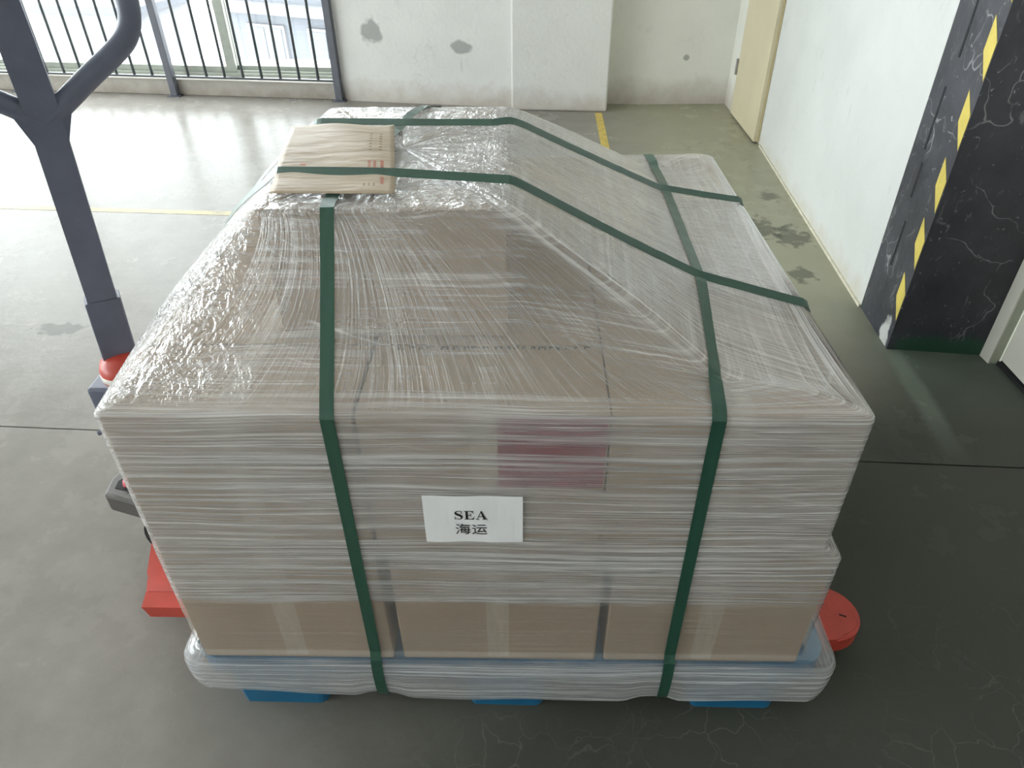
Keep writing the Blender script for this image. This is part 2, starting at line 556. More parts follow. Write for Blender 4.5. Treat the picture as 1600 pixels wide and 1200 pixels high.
    nrm = t.bump(hh, 0.0035, 0.8)
    dif = t.n('BsdfDiffuse', None, Color=(0.92, 0.91, 0.91, 1), Roughness=0.5, Normal=nrm).outputs[0]
    trl = t.n('BsdfTranslucent', None, Color=(0.92, 0.91, 0.91, 1), Normal=nrm).outputs[0]
    white = t.n('MixShader', None, i0=0.30, i1=dif, i2=trl).outputs[0]
    clear = t.n('BsdfTransparent', None, Color=(0.97, 0.975, 0.975, 1)).outputs[0]
    body = t.n('MixShader', None, i0=op, i1=clear, i2=white).outputs[0]
    fr = t.math('MINIMUM', t.math('MULTIPLY', t.schlick(0.045, nrm), 1.6), 0.85)
    gl = t.n('BsdfGlossy', None, Color=(1, 1, 1, 1), Roughness=t.math('SUBTRACT', 0.14, t.math('MULTIPLY', loose, 0.06)), Normal=nrm).outputs[0]
    return t.done(t.n('MixShader', None, i0=fr, i1=body, i2=gl).outputs[0])


M['film'] = film_mat()
M['far_wall'] = simple('far_building_render', (0.098, 0.105, 0.118), 0.8, var=0.05, sc=1)
M['far_ledge'] = simple('far_building_ledge', (0.17, 0.17, 0.18), 0.8, var=0.04, sc=1)
M['far_frame'] = simple('far_window_frame', (0.14, 0.145, 0.155), 0.6, var=0.04, sc=1)
M['far_glass'] = simple('far_window_glass', (0.085, 0.10, 0.115), 0.3, var=0.1, sc=1)
M['far_ground'] = simple('pale_far_ground', (0.70, 0.70, 0.70), 0.9, var=0.05, sc=0.2)

# ------------------------------------------------------------------ setting
ZC = 3.9           # ceiling height
st = dict(kind='structure')


def jointline(x):
    return 0.897 - 0.0535 * (x + 1.301)


bm = bmesh.new()
prism(bm, [(-7.2, -5), (4, -5), (4, jointline(4) - 0.003), (-7.2, jointline(-7.2) - 0.003)], -0.12, 0)
prism(bm, [(-7.2, jointline(-7.2) + 0.003), (4, jointline(4) + 0.003), (4, 6.2), (-7.2, 6.2)], -0.12, 0)
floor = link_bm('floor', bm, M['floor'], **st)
bm = bmesh.new()
prism(bm, [(-7.2, jointline(-7.2) - 0.003), (4, jointline(4) - 0.003), (4, jointline(4) + 0.003), (-7.2, jointline(-7.2) + 0.003)], -0.12, -0.006)
link_bm('expansion_joint', bm, M['joint'], floor)


def strip(name, a, b, w, mat, z=0.0012):
    a, b = Vector(a), Vector(b)
    d = (b - a).normalized()
    n = Vector((-d.y, d.x)) * w / 2
    bm = bmesh.new()
    prism(bm, [tuple(a - n), tuple(b - n), tuple(b + n), tuple(a + n)], 0.0, z)
    return link_bm(name, bm, mat, **st)


strip('trim_1', (0.556, 3.40), (0.578, 4.42), 0.05, M['yellow_floor'])
strip('trim_2', (-5.2, 2.90), (-0.7, 2.57), 0.05, M['faded_yellow'])
strip('trim_3', (-3.40, 5.02), (-3.75, 4.15), 0.06, M['faded_yellow'])
strip('trim_4', (-3.75, 4.15), (-5.6, 3.5), 0.06, M['faded_yellow'])

link_bm('ceiling', bbox(-7.4, 4.2, -5.2, 6.4, ZC, ZC + 0.2), M['ceiling'], **st)
link_bm('wall_front', bbox(-7.4, 4.2, -5.2, -5.0, 0, ZC), M['dark_room'], **st)
link_bm('wall_side', bbox(4.0, 4.2, -5.0, 0.3, 0, ZC), M['dark_room'], **st)

R0 = Run((-2.665, 4.925), (1.0, -0.126))      # the railing line before the windows
bm = bmesh.new()
R0.box(bm, -4.7, 1.315, 0.03, 0.34, 0, 0.118)
bevel(bm, 0.006)
link_bm('trim_5', bm, M['kerb'], **st)
bm = bmesh.new()
R0.box(bm, -4.7, 1.315, 0.0, 0.5, 3.62, ZC)
link_bm('wall_lintel', bm, M['plaster'], **st)
# white wall to the right of the window, the pillar in front of it, the recess beyond
bm = bmesh.new()
prism(bm, [(-1.335, 4.80), (-1.30, 4.775), (-0.04, 4.565), (0.0, 5.3), (-1.30, 5.3), (-1.345, 4.86)], 0, ZC)
link_bm('wall_back', bm, M['plaster'], **st)
bm = bmesh.new()
prism(bm, [(-0.042, 4.50), (0.638, 4.437), (0.66, 5.2), (0.0, 5.2)], 0, ZC)
bevel(bm, 0.012, 2)
link_bm('wall_pillar', bm, M['plaster'], **st)
bm = bmesh.new()
prism(bm, [(0.64, 4.64), (1.9, 4.645), (1.9, 5.2), (0.64, 5.2)], 0, ZC)
link_bm('wall_recess', bm, M['plaster_recess'], **st)
# right wall: follows the line (1.385, 1.378) -> (1.525, 3.66)
RW = Run((1.385, 1.378), (0.0625, 1.0))
bm = bmesh.new()
prism(bm, [RW.at(0.302, 0), RW.at(0.302, -0.6), RW.at(3.4, -0.6), RW.at(3.4, 0)], 0, ZC)
link_bm('wall_right', bm, M['plaster_right'], **st)
bm = bmesh.new()
RW.box(bm, 0.302, 2.30, -0.02, 0.009, 0, 0.012)
link_bm('baseboard_right', bm, simple('floor_edge_mortar', (0.58, 0.55, 0.44), 0.8), **st)
# black painted wall end
bm = bmesh.new()
prism(bm, [RW.at(0, 0), (1.71, 1.338), (2.05, 1.338), RW.at(0.302, -0.6), RW.at(0.302, 0.0)], 0, ZC)
end = link_bm('wall_corner', bm, M['black'], **st)
# hazard stripes taped up the edge
zs = [(1.043, 1.075), (0.842, 0.885), (0.642, 0.680), (0.448, 0.482), (0.243, 0.272)]
z0 = 0.117
k = 0
while z0 < ZC - 0.3:
    # each: foot at the corner edge, rising away from the edge
    a = [RW.at(0.004, 0.0012), RW.at(0.060, 0.0012)]
    vs = [(a[0][0], a[0][1], z0), (a[1][0], a[1][1], z0 + 0.072), (a[1][0], a[1][1], z0 + 0.165), (a[0][0], a[0][1], z0 + 0.104)]
    off = Vector((RW.n.x, RW.n.y, 0)) * 0.0015
    bm = bmesh.new()
    A = [bm.verts.new(q) for q in vs]
    B = [bm.verts.new(Vector(q) - off * 1.5) for q in vs]
    bm.faces.new(A)
    bm.faces.new(B[::-1])
    for i in range(4):
        j = (i + 1) % 4
        bm.faces.new((A[i], B[i], B[j], A[j]))
    link_bm('hazard_stripe', bm, M['hazard'], end)
    z0 += 0.2015
# shallow slots knocked into the black face
for s0, za, zb in ((0.17, 0.25, 0.42), (0.19, 0.50, 0.62), (0.205, 0.66, 0.86), (0.185, 0.95, 1.2)):
    bm = bmesh.new()
    RW.box(bm, s0, s0 + 0.012, -0.01, 0.0008, za, zb)
    link_bm('slot', bm, M['groove'], end)
# far cream door folded back on the right wall
d1 = empty('door_1', kind='structure', label='cream door leaf standing open against the white right wall')
RD = Run(RW.at(2.345, 0.002), (0.012, 1.0))
bm = bmesh.new()
RD.box(bm, 0.0, 0.665, 0.0, 0.012, 0.012, 2.05)
link_bm('leaf_back', bm, M['cream_edge'], d1)
bm = bmesh.new()
RD.box(bm, 0.004, 0.66, 0.012, 0.034, 0.012, 2.05)
bevel(bm, 0.002)
link_bm('leaf', bm, M['cream'], d1)
for zh in (0.31, 1.7):
    bm = bmesh.new()
    RD.box(bm, 0.655, 0.685, 0.010, 0.046, zh - 0.05, zh + 0.05)
    bevel(bm, 0.004)
    link_bm('hinge', bm, M['steel'], d1)
bm = bmesh.new()
RD.box(bm, 0.69, 0.93, -0.02, 0.016, 0.0, 2.15)
link_bm('frame', bm, M['plaster_recess'], d1)
# near door at the right edge
d2 = empty('door_2', kind='structure', label='off-white door in a pale jamb right of the black wall end')
bm = bmesh.new()
prism(bm, [(1.704, 1.3375), (1.708, 1.288), (1.738, 1.285), (1.80, 1.3375)], 0, 2.1)
link_bm('jamb', bm, M['jamb'], d2)
bm = bmesh.new()
prism(bm, [(1.7005, 1.3375), (1.7035, 1.286), (1.7085, 1.286), (1.7065, 1.3375)], 0, 2.1)
link_bm('jamb_edge', bm, M['offwhite'], d2)
bm = bmesh.new()
prism(bm, [(1.740, 1.280), (1.722, 0.42), (1.775, 0.42), (1.79, 1.280)], 0.02, 2.05)
link_bm('leaf', bm, M['offwhite'], d2)
link_bm('threshold', bbox(1.73, 1.80, 0.42, 1.28, 0, 0.014), M['groove'], d2)
link_bm('lintel', bbox(1.705, 1.95, 0.40, 1.338, 2.1, ZC), M['plaster_right'], d2)
link_bm('wall_near', bbox(1.71, 4.0, 0.2, 0.40, 0, ZC), M['plaster_right'], **st)

# window behind the railing: two sliding sashes in view, more to the left
w1 = empty('window_1', kind='structure', label='bright sliding windows behind the dark railing')
bm = bmesh.new()
R0.box(bm, -4.6, 1.31, 0.12, 0.24, 0.118, 0.150)
bevel(bm, 0.004)
link_bm('track', bm, M['alu'], w1)
bm = bmesh.new()
R0.box(bm, -4.6, 1.31, 0.14, 0.165, 0.150, 0.166)
R0.box(bm, -4.6, 1.31, 0.195, 0.22, 0.150, 0.166)
link_bm('track_lip', bm, M['alu'], w1)
bm = bmesh.new()
R0.box(bm, -4.6, 1.31, 0.12, 0.24, 3.56, 3.62)
link_bm('head', bm, M['alu'], w1)


def sash(a0, a1, d, first):
    for b0, b1 in ((a0, a0 + 0.075), (a1 - 0.075, a1)):
        bm = bmesh.new()
        R0.box(bm, b0, b1, d - 0.02, d + 0.02, 0.155, 3.56)
        bevel(bm, 0.005)
        link_bm('stile', bm, M['alu'], w1)
    for z0, z1 in ((0.155, 0.195), (3.50, 3.56)):
        bm = bmesh.new()
        R0.box(bm, a0 + 0.075, a1 - 0.075, d - 0.018, d + 0.018, z0, z1)
        bevel(bm, 0.004)
        link_bm('sash_rail', bm, M['alu'], w1)
    bm = bmesh.new()
    R0.box(bm, a0 + 0.07, a1 - 0.07, d - 0.003, d + 0.003, 0.19, 3.52)
    link_bm('pane', bm, M['glass'], w1)


sash(0.40, 1.305, 0.20, True)
sash(-1.42, 0.475, 0.155, False)
sash(-3.1, -1.35, 0.20, False)
sash(-4.6, -3.03, 0.155, False)

# left wall; its unseen window band is lengthened frontward to light the load
bm = bmesh.new()
box(bm, -7.4, -7.0, -5.0, 6.2, 0, 0.6)
box(bm, -7.4, -7.0, -5.0, 6.2, 3.3, ZC)
box(bm, -7.4, -7.0, -5.0, -4.25, 0.6, 3.3)
box(bm, -7.4, -7.0, 4.5, 6.2, 0.6, 3.3)
link_bm('wall_left', bm, M['plaster_recess'], **st)
w2 = empty('window_2', kind='structure', label='unseen window band in the left wall, lengthened for front light')
for k in range(7):
    y0 = -4.25 + k * 1.25
    bm = bmesh.new()
    box(bm, -7.2, -7.14, y0, y0 + 0.06, 0.6, 3.3)
    box(bm, -7.2, -7.14, y0 + 1.19, y0 + 1.25, 0.6, 3.3)
    box(bm, -7.2, -7.14, y0 + 0.06, y0 + 1.19, 0.6, 0.66)
    box(bm, -7.2, -7.14, y0 + 0.06, y0 + 1.19, 3.24, 3.3)
    link_bm('sash_frame', bm, M['alu'], w2)
    link_bm('pane', bbox(-7.175, -7.168, y0 + 0.05, y0 + 1.2, 0.65, 3.25), M['glass'], w2)

# ------------------------------------------------------------------ outside
link_bm('far_ground', bbox(-160, 160, 8, 200, -9.2, -9.0), M['far_ground'], kind='structure', label='pale ground far below outside the window')
fb = empty('building', (-9.4, 27.0, -9.0), math.radians(-24), label='pale grey building with ledges seen through the right window pane', category='building')
link_bm('wall', bbox(-1.5, 16, 0, 9, 0, 14), M['far_wall'], fb)
for zz in (3.1, 6.3, 9.5, 12.7):
    link_bm('ledge', bbox(-1.6, 16.1, -0.55, 0, zz, zz + 0.28), M['far_ledge'], fb)
for zz in (1.0, 4.2, 7.4, 10.6):
    for i in range(6):
        x0 = -0.6 + i * 2.7
        fo = link_bm('window', bbox(x0, x0 + 1.7, -0.12, 0.02, zz, zz + 1.7, 0.0), M['far_frame'], fb)
        for j in range(2):
            link_bm('pane', bbox(x0 + 0.10 + j * 0.78, x0 + 0.80 + j * 0.78, -0.15, -0.11, zz + 0.1, zz + 1.6), M['far_glass'], fo)
low = empty('building', (-19.0, 34.0, -9.0), math.radians(-10), label='small low shed far outside, glimpsed left of the handle loop', category='building')
link_bm('wall', bbox(-3.0, 2.0, 0, 4, 0, 5.2), M['far_ledge'], low)
link_bm('roof', bbox(-3.2, 2.2, -0.3, 4.2, 5.2, 5.5), M['far_wall'], low)
link_bm('door', bbox(-1.2, 0.2, -0.08, 0.02, 0, 3.0), M['far_glass'], low)

# ------------------------------------------------------------------ railing
rail = empty('railing', (-2.665, 4.925, 0), label='dark metal railing of upright bars in front of the bright windows', category='railing')
rail_inv = Matrix.Translation((2.665, -4.925, 0))


def rail_part(name, bm, mat):
    bmesh.ops.transform(bm, matrix=rail_inv, verts=bm.verts[:])
    return link_bm(name, bm, mat, rail)


SP = 0.1481
for k in range(-27, 10):
    if k % 9 == 0:
        bm = bmesh.new()
        R0.box(bm, k * SP - 0.027, k * SP + 0.027, -0.024, 0.024, 0.008, 1.08)
        bevel(bm, 0.004)
        po = rail_part('post', bm, M['post'])
        bm = bmesh.new()
        R0.box(bm, k * SP - 0.05, k * SP + 0.05, -0.04, 0.045, 0.0, 0.008)
        fp = rail_part('foot_plate', bm, M['post'])
        fp.parent = po
    else:
        x, y = R0.at(k * SP, 0.0)
        bm = bmesh.new()
        tube(bm, [(x, y, 0.150), (x, y, 1.05)], 0.0105, 10)
        rail_part('bar', bm, M['rail'])
for z0, z1 in ((0.138, 0.152), (1.05, 1.08)):
    bm = bmesh.new()
    R0.box(bm, -27 * SP - 0.02, 9 * SP + 0.02, -0.018, 0.018, z0, z1)
    bevel(bm, 0.002)
    rail_part('rail', bm, M['rail'])

# ------------------------------------------------------------------ pallet
ZP = 0.165      # deck top
pal = empty('pallet', (0.033, 0.571, 0), label='blue plastic pallet under the film-wrapped cartons', category='pallet')


def rrect(x0, x1, y0, y1, r, ns=0, nc=8):
    """rounded rectangle, counter-clockwise from the front-left, ns points per side; r may differ per corner
    (front right, back right, back left, front left)"""
    ra, rb, rc, rd = r if isinstance(r, (tuple, list)) else (r, r, r, r)
    pts = []
    cs = [((x1 - ra, y0 + ra), -90, ra), ((x1 - rb, y1 - rb), 0, rb), ((x0 + rc, y1 - rc), 90, rc), ((x0 + rd, y0 + rd), 180, rd)]
    sides = [((x0 + rd, y0), (x1 - ra, y0)), ((x1, y0 + ra), (x1, y1 - rb)), ((x1 - rb, y1), (x0 + rc, y1)), ((x0, y1 - rc), (x0, y0 + rd))]
    for (a, b), (c, an, q) in zip(sides, cs):
        for i in range(ns):
            f = i / ns
            pts.append((a[0] + (b[0] - a[0]) * f, a[1] + (b[1] - a[1]) * f))
        for i in range(nc):
            g = math.radians(an + 90 * i / nc)
            pts.append((c[0] + q * math.cos(g), c[1] + q * math.sin(g)))
    return pts


def pal_part(name, bm, mat=None):
    bmesh.ops.transform(bm, matrix=Matrix.Translation((-0.033, -0.571, 0)), verts=bm.verts[:])
    return link_bm(name, bm, mat or M['blue'], pal)


bm = bmesh.new()
prism(bm, rrect(-0.602, 0.668, -0.002, 1.144, 0.06, 0, 6), 0.145, ZP)
pal_part('deck', bm)
bm = bmesh.new()
o_, i_ = rrect(-0.602, 0.668, -0.002, 1.144, 0.06, 0, 6), rrect(-0.582, 0.648, 0.018, 1.124, 0.045, 0, 6)
n_ = len(o_)
v4 = [[bm.verts.new((x, y, z)) for x, y in L_] for L_, z in ((o_, 0.145), (o_, 0.112), (i_, 0.112), (i_, 0.145))]
for a, b in ((0, 1), (1, 2), (2, 3), (3, 0)):
    for k in range(n_):
        j = (k + 1) % n_
        bm.faces.new((v4[a][k], v4[a][j], v4[b][j], v4[b][k]))
pal_part('rim', bm)
for xa, xb in ((-0.535, -0.352), (-0.050, 0.107), (0.415, 0.590)):
    for ya, yb in ((0.0, 0.085), (0.35, 0.555), (1.03, 1.138)):
        bm = bmesh.new()
        lo = rrect(xa, xb, ya, yb, 0.02, 0, 4)
        hi = rrect(xa - 0.014, xb + 0.014, ya - 0.0 if ya == 0.0 else ya - 0.01, yb + 0.008, 0.022, 0, 4)
        A = [bm.verts.new((x, y, 0)) for x, y in lo]
        B = [bm.verts.new((x, y, 0.145)) for x, y in hi]
        bm.faces.new(A[::-1])
        bm.faces.new(B)
        for k in range(len(A)):
            j = (k + 1) % len(A)
            bm.faces.new((A[k], A[j], B[j], B[k]))
        pal_part('leg', bm)

# ------------------------------------------------------------------ cartons
HB = 0.313


def carton_meshes(w, d, h, tape_w=0.042):
    """body, two top flaps and a tape strip running front to back over the slit; origin at the middle of the base"""
    res = {}
    t = 0.003
    bm = bbox(-w / 2, w / 2, -d / 2, d / 2, 0, h - t, 0.004, 2)
    res['body'] = bm
    for s in (-1, 1):
        b = bmesh.new()
        x0, x1 = (0.0012, w / 2 - 0.001) if s > 0 else (-w / 2 + 0.001, -0.0012)
        box(b, x0, x1, -d / 2 + 0.001, d / 2 - 0.001, h - t, h - 0.0004)
        res['flap%d' % s] = b
    b = bmesh.new()
    hw = tape_w / 2
    e = 0.0006
    prof = [(-d / 2 - e, 0.01), (-d / 2 - e, h - 0.004), (-d / 2 + 0.002, h + e * 0.6), (d / 2 - 0.002, h + e * 0.6), (d / 2 + e, h - 0.004), (d / 2 + e, 0.01)]
    L_ = [b.verts.new((-hw, y, z)) for y, z in prof]
    R_ = [b.verts.new((hw, y, z)) for y, z in prof]
    for i in range(len(prof) - 1):
        b.faces.new((L_[i], R_[i], R_[i + 1], L_[i + 1]))
    res['tape'] = b
    out = {}
    for k_, b in res.items():
        bmesh.ops.recalc_face_normals(b, faces=b.faces[:])
        me = bpy.data.meshes.new('carton_' + k_)
        b.to_mesh(me)
        b.free()
        me.materials.append(M['tape'] if k_ == 'tape' else M['card_flap'] if k_.startswith('flap') else M['card'])
        out[k_] = me
    return out


CM = carton_meshes(0.380, 0.1865, HB - 0.002)
proto = empty('carton')
for k_, me in CM.items():
    link_me('flap' if k_.startswith('flap') else k_, me, None, proto)
proto_used = False


def place_carton(x, y, z, label, group, rz=0.0):
    global proto_used
    if not proto_used:
        o = proto
        proto_used = True
    else:
        o = proto.copy()
        COL.objects.link(o)
        for ch in list(proto.children):
            if ch.name.split('.')[0] not in ('body', 'flap', 'tape'):
                continue
            c = ch.copy()
            COL.objects.link(c)
            c.parent = o
    o.location = (x, y, z)
    o.rotation_euler = (0, 0, rz)
    setp(o, label, 'carton', group)
    return o


rows = [0.0955 + 0.1895 * k for k in range(6)]
ORD = ['front', 'second', 'third', 'fourth', 'fifth', 'back']
CN = ['left', 'middle', 'right']
lower_x = [-0.3845, 0.015, 0.412]
upper_x = [-0.3835, 0.002, 0.3835]
red_box = None
for ri, y in enumerate(rows):
    for ci in range(3):
        if ri == 0:
            lb = 'brown carton in the lower layer, front row, %s one, standing on the pallet' % CN[ci]
            gr = 'lower layer cartons in the front row'
        else:
            lb = 'plain brown carton of the lower layer hidden behind its front row'
            gr = 'hidden lower layer cartons'
        place_carton(lower_x[ci], y + (random.uniform(-1, 1) * 0.0006), ZP + 0.0005, lb, gr, random.uniform(-0.002, 0.002))
UL = {
    (0, 0): 'brown carton at the front left corner of the upper layer, under film',
    (0, 1): 'brown carton, front middle of the upper layer, with dull red print and dark lettering',
    (0, 2): 'brown carton at the front right corner of the upper layer, right of green strap',
    (5, 0): 'brown carton at the back left corner of the upper layer, behind the taller pair',
    (5, 1): 'brown carton at the back middle of the upper layer, behind the taller pair',
    (5, 2): 'brown carton at the far right corner of the upper layer, nearest the white wall',
}
for ri, y in enumerate(rows):
    for ci in range(3):
        if (ri, ci) in UL:
            lb = UL[(ri, ci)]
        else:
            lb = 'brown carton in the upper layer, %s row from the front, %s column' % (ORD[ri], CN[ci])
        o = place_carton(upper_x[ci], y + (random.uniform(-1, 1) * 0.0006), ZP + HB + 0.0005, lb, 'upper layer cartons', random.uniform(-0.003, 0.003))
        if (ri, ci) == (0, 1):
            red_box = o
# prints on the middle front carton
link_bm('red_print', bbox(0.022, 0.186, -0.0945, -0.0932, 0.165, HB - 0.006), M['red_print'], red_box, label='dull red printed panel')
bm = bmesh.new()
xx = -0.15
while xx < 0.17:                       # a line of dark print along the back edge of the flaps, too smeared to read
    wd = random.uniform(0.006, 0.014)
    hh = random.uniform(0.006, 0.010)
    box(bm, xx, xx + 0.003, 0.090 - hh, 0.090, HB - 0.0026, HB - 0.0012)
    if random.random() < 0.8:
        box(bm, xx + 0.003, xx + wd, 0.090 - 0.003, 0.090, HB - 0.0026, HB - 0.0012)
    if random.random() < 0.5:
        box(bm, xx + wd - 0.003, xx + wd, 0.090 - hh, 0.090 - 0.003, HB - 0.0026, HB - 0.0012)
    xx += wd + random.uniform(0.004, 0.012)
link_bm('dark_print', bm, M['box_ink'], red_box, kind='stuff', label='smeared dark print on the flap edge')

# two cartons lying on top
ZT = ZP + 2 * HB
TM = carton_meshes(0.384, 0.266, 0.229)
for (x, y, lb) in ((-0.157, 0.3465, 'brown carton on top of the stack in front, under the kraft envelope'), (-0.159, 0.6150, 'brown carton on top of the stack behind, its film top glittering white')):
    o = empty('carton', (x, y, ZT + 0.0005), 0, label=lb, category='carton', group='cartons lying on top')
    for k_, me in TM.items():
        link_me('flap' if k_.startswith('flap') else k_, me, None, o)

# ------------------------------------------------------------------ stretch film
NS, NC = 90, 22
TOPZ = ZT + 0.238
pal_loop = np.array(rrect(-0.628, 0.690, -0.016, 1.158, 0.040, NS, NC))
low_loop = np.array(rrect(-0.5805, 0.610, -0.0045, 1.148, 0.012, NS, NC))
up_loop = np.array(rrect(-0.5795, 0.5785, -0.0045, 1.146, 0.014, NS, NC))
in_loop = np.array(rrect(-0.354, 0.038, 0.206, 0.756, 0.022, NS, NC))
NP = len(pal_loop)
seglen = np.linalg.norm(np.roll(up_loop, -1, 0) - up_loop, axis=1)
ucoord = np.concatenate([[0], np.cumsum(seglen)])          # NP + 1


def smooth_noise(n, k, seed):
    r = np.random.default_rng(seed)
    f = np.fft.rfft(r.normal(size=n))
    f[k:] = 0
    f[0] = 0
    q = np.fft.irfft(f, n)
    return q / (np.abs(q).max() + 1e-9)


hemx = pal_loop[:, 0]
hem = 0.040 + 0.034 * np.clip((-hemx - 0.2) / 0.4, 0, 1) + 0.008 * np.clip((hemx - 0.3) / 0.4, 0, 1)
front = pal_loop[:, 1] < 0.05
for xs in (-0.228, 0.330):
    hem = hem + front * 0.020 * np.exp(-((hemx - xs) / 0.045) ** 4)
hem = hem + 0.004 * smooth_noise(NP, 40, 3)
side_rows = []        # (xy, z array, v)
for f in np.linspace(0, 1, 12):
    inset = 0.010 * (1 - f) ** 3
    c = np.array([0.033, 0.571])
    xy = pal_loop + (c - pal_loop) * inset
    z = hem + (0.150 - hem) * f
    side_rows.append((xy, z, None))
for f in (0.15, 0.35, 0.6, 0.85, 1.0):
    g = math.sin(f * math.pi / 2)
    xy = pal_loop + (low_loop - pal_loop) * (f ** 1.6)
    side_rows.append((xy, np.full(NP, 0.150 + 0.048 * g), None))
zl = ZP + HB
corner_w = np.exp(-np.minimum.reduce([np.abs(np.arange(NP) - c_) for c_ in (NS, 2 * NS + NC, 3 * NS + 2 * NC, NP)]) / 14.0)
for z in np.linspace(0.212, ZT - 0.006, 46):
    f = np.clip((z - (zl + 0.002)) / 0.03, 0, 1)
    f = f * f * (3 - 2 * f)
    xy = low_loop + (up_loop - low_loop) * f
    # the film nips in slightly at the joint between the layers
    side = (np.abs(xy[:, 0] - 0.02) > 0.45)
    xy = xy.copy()
    xy[:, 0] += 0.0012 * smooth_noise(NP, 60, int(z * 1000)) * side
    side_rows.append((xy, np.full(NP, z), None))
rowsall = list(side_rows)
for ins, dz in ((0.0015, -0.001), (0.006, 0.0035)):
    c = np.array([0.0, 0.57])
    rowsall.append((up_loop + (in_loop - up_loop) * (ins / 0.3), np.full(NP, ZT + dz), None))


def loft(f):
    g = 0.02 + 0.975 * f
    b0, b1 = np.array([-0.5795, 0.5785, -0.0045, 1.146]), np.array([-0.354, 0.038, 0.206, 0.756])
    q = b0 + (b1 - b0) * g
    q[0] -= 0.030 * math.sin(math.pi * min(1, f))
    r = 0.014 + (0.022 - 0.014) * g + 0.085 * math.sin(math.pi * min(1, f * 1.02)) ** 0.8
    rs_ = 0.014 + 0.008 * g + 0.012 * math.sin(math.pi * f)
    xy = np.array(rrect(q[0], q[1], q[2], q[3], (rs_, rs_, r, r), NS, NC))
    z = ZT + 0.0045 + (TOPZ - 0.004 - ZT - 0.0045) * f
    z = z - 0.007 * math.sin(math.pi * f)
    x, y = xy[:, 0], xy[:, 1]
    tri = np.where(x < 0.375, (x - 0.06) / 0.315, (0.5785 - x) / 0.2035).clip(0, 1)
    yy = [-0.01, 0.31, 0.83, 1.15]
    zt_ = 0.004 + np.interp(y, yy, [0.0, 0.055, 0.044, 0.004])
    hull_ = np.minimum(np.minimum(0.0045 + 0.23 * np.clip(y, 0, 1) / 0.21, 0.088), 0.0045 + 0.23 * np.clip(1.146 - y, 0, 2) / 0.39)
    z = z - tri * np.maximum(0, hull_ - zt_)
    return xy, z


for f in np.linspace(0.03, 1.0, 44):
    xy, z = loft(f)
    z = z + 0.0011 * smooth_noise(NP, 90, int(f * 977)) * math.sin(math.pi * f)
    z = np.maximum(z, ZT + 0.0035)
    rowsall.append((xy, z, None))
ctr = np.array([-0.158, 0.48])
for f in (0.06, 0.14, 0.25, 0.37, 0.5, 0.62, 0.74, 0.85, 0.94):
    xy = in_loop + (ctr - in_loop) * f
    z = TOPZ - 0.002 + 0 * xy[:, 0]
    y = xy[:, 1]
    z = z - 0.002 * np.exp(-((y - 0.31) / 0.02) ** 2) + 0.010 * np.exp(-((y - 0.705) / 0.03) ** 2) * np.clip((f - 0.0) / 0.1, 0, 1)
    z = z + 0.0018 * smooth_noise(NP, 50, int(f * 333))
    rowsall.append((xy, z, None))
verts, vco = [], []
vacc = 0.0
prevm = None
for xy, z, _ in rowsall:
    mid = np.array([xy[NS // 2][0], xy[NS // 2][1], z[NS // 2] if len(verts) else 0.05])
    if prevm is None:
        vacc = 0.05
    else:
        vacc += float(np.linalg.norm(mid - prevm))
    # on the sides v is the true height, on top it goes on by arc length
    prevm = mid
    vco.append(vacc)
    verts.append(np.column_stack([xy, z]))
nrow = len(rowsall)
nside = len(side_rows)
vco = np.array(vco)
# make v equal the height on the box sides
zt_side = np.array([float(z.mean()) for _, z, _ in side_rows])
off = vco[nside - 1] - zt_side[-1]
vco[:nside] = zt_side
vco[nside:] -= off
V = np.concatenate(verts)
faces, uvs = [], []
for r in range(nrow - 1):
    for k in range(NP):
        j = (k + 1) % NP
        faces.append((r * NP + k, r * NP + j, (r + 1) * NP + j, (r + 1) * NP + k))
        uvs += [(ucoord[k], vco[r]), (ucoord[k + 1], vco[r]), (ucoord[k + 1], vco[r + 1]), (ucoord[k], vco[r + 1])]
ci_ = len(V)
V = np.concatenate([V, [[ctr[0], ctr[1], TOPZ - 0.002]]])
for k in range(NP):
    j = (k + 1) % NP
    faces.append(((nrow - 1) * NP + k, (nrow - 1) * NP + j, ci_))
    uvs += [(ucoord[k], vco[-1]), (ucoord[k + 1], vco[-1]), (ucoord[k], vco[-1] + 0.02)]
me = bpy.data.meshes.new('stretch_wrap')
me.from_pydata(V.tolist(), [], faces)
uvl = me.uv_layers.new(name='UVMap')
uvl.data.foreach_set('uv', np.array(uvs, dtype=np.float32).ravel())
link_me('stretch_wrap', me, M['film'], None, True, label='clear stretch film wrapped tightly round the pallet load, whitened in streaks', category='plastic film')
BV = BVHTree.FromPolygons([tuple(v) for v in V], faces)


# ------------------------------------------------------------------ straps
def hit(o, d):
    r = BV.ray_cast(Vector(o), Vector(d).normalized())
    return r[0]


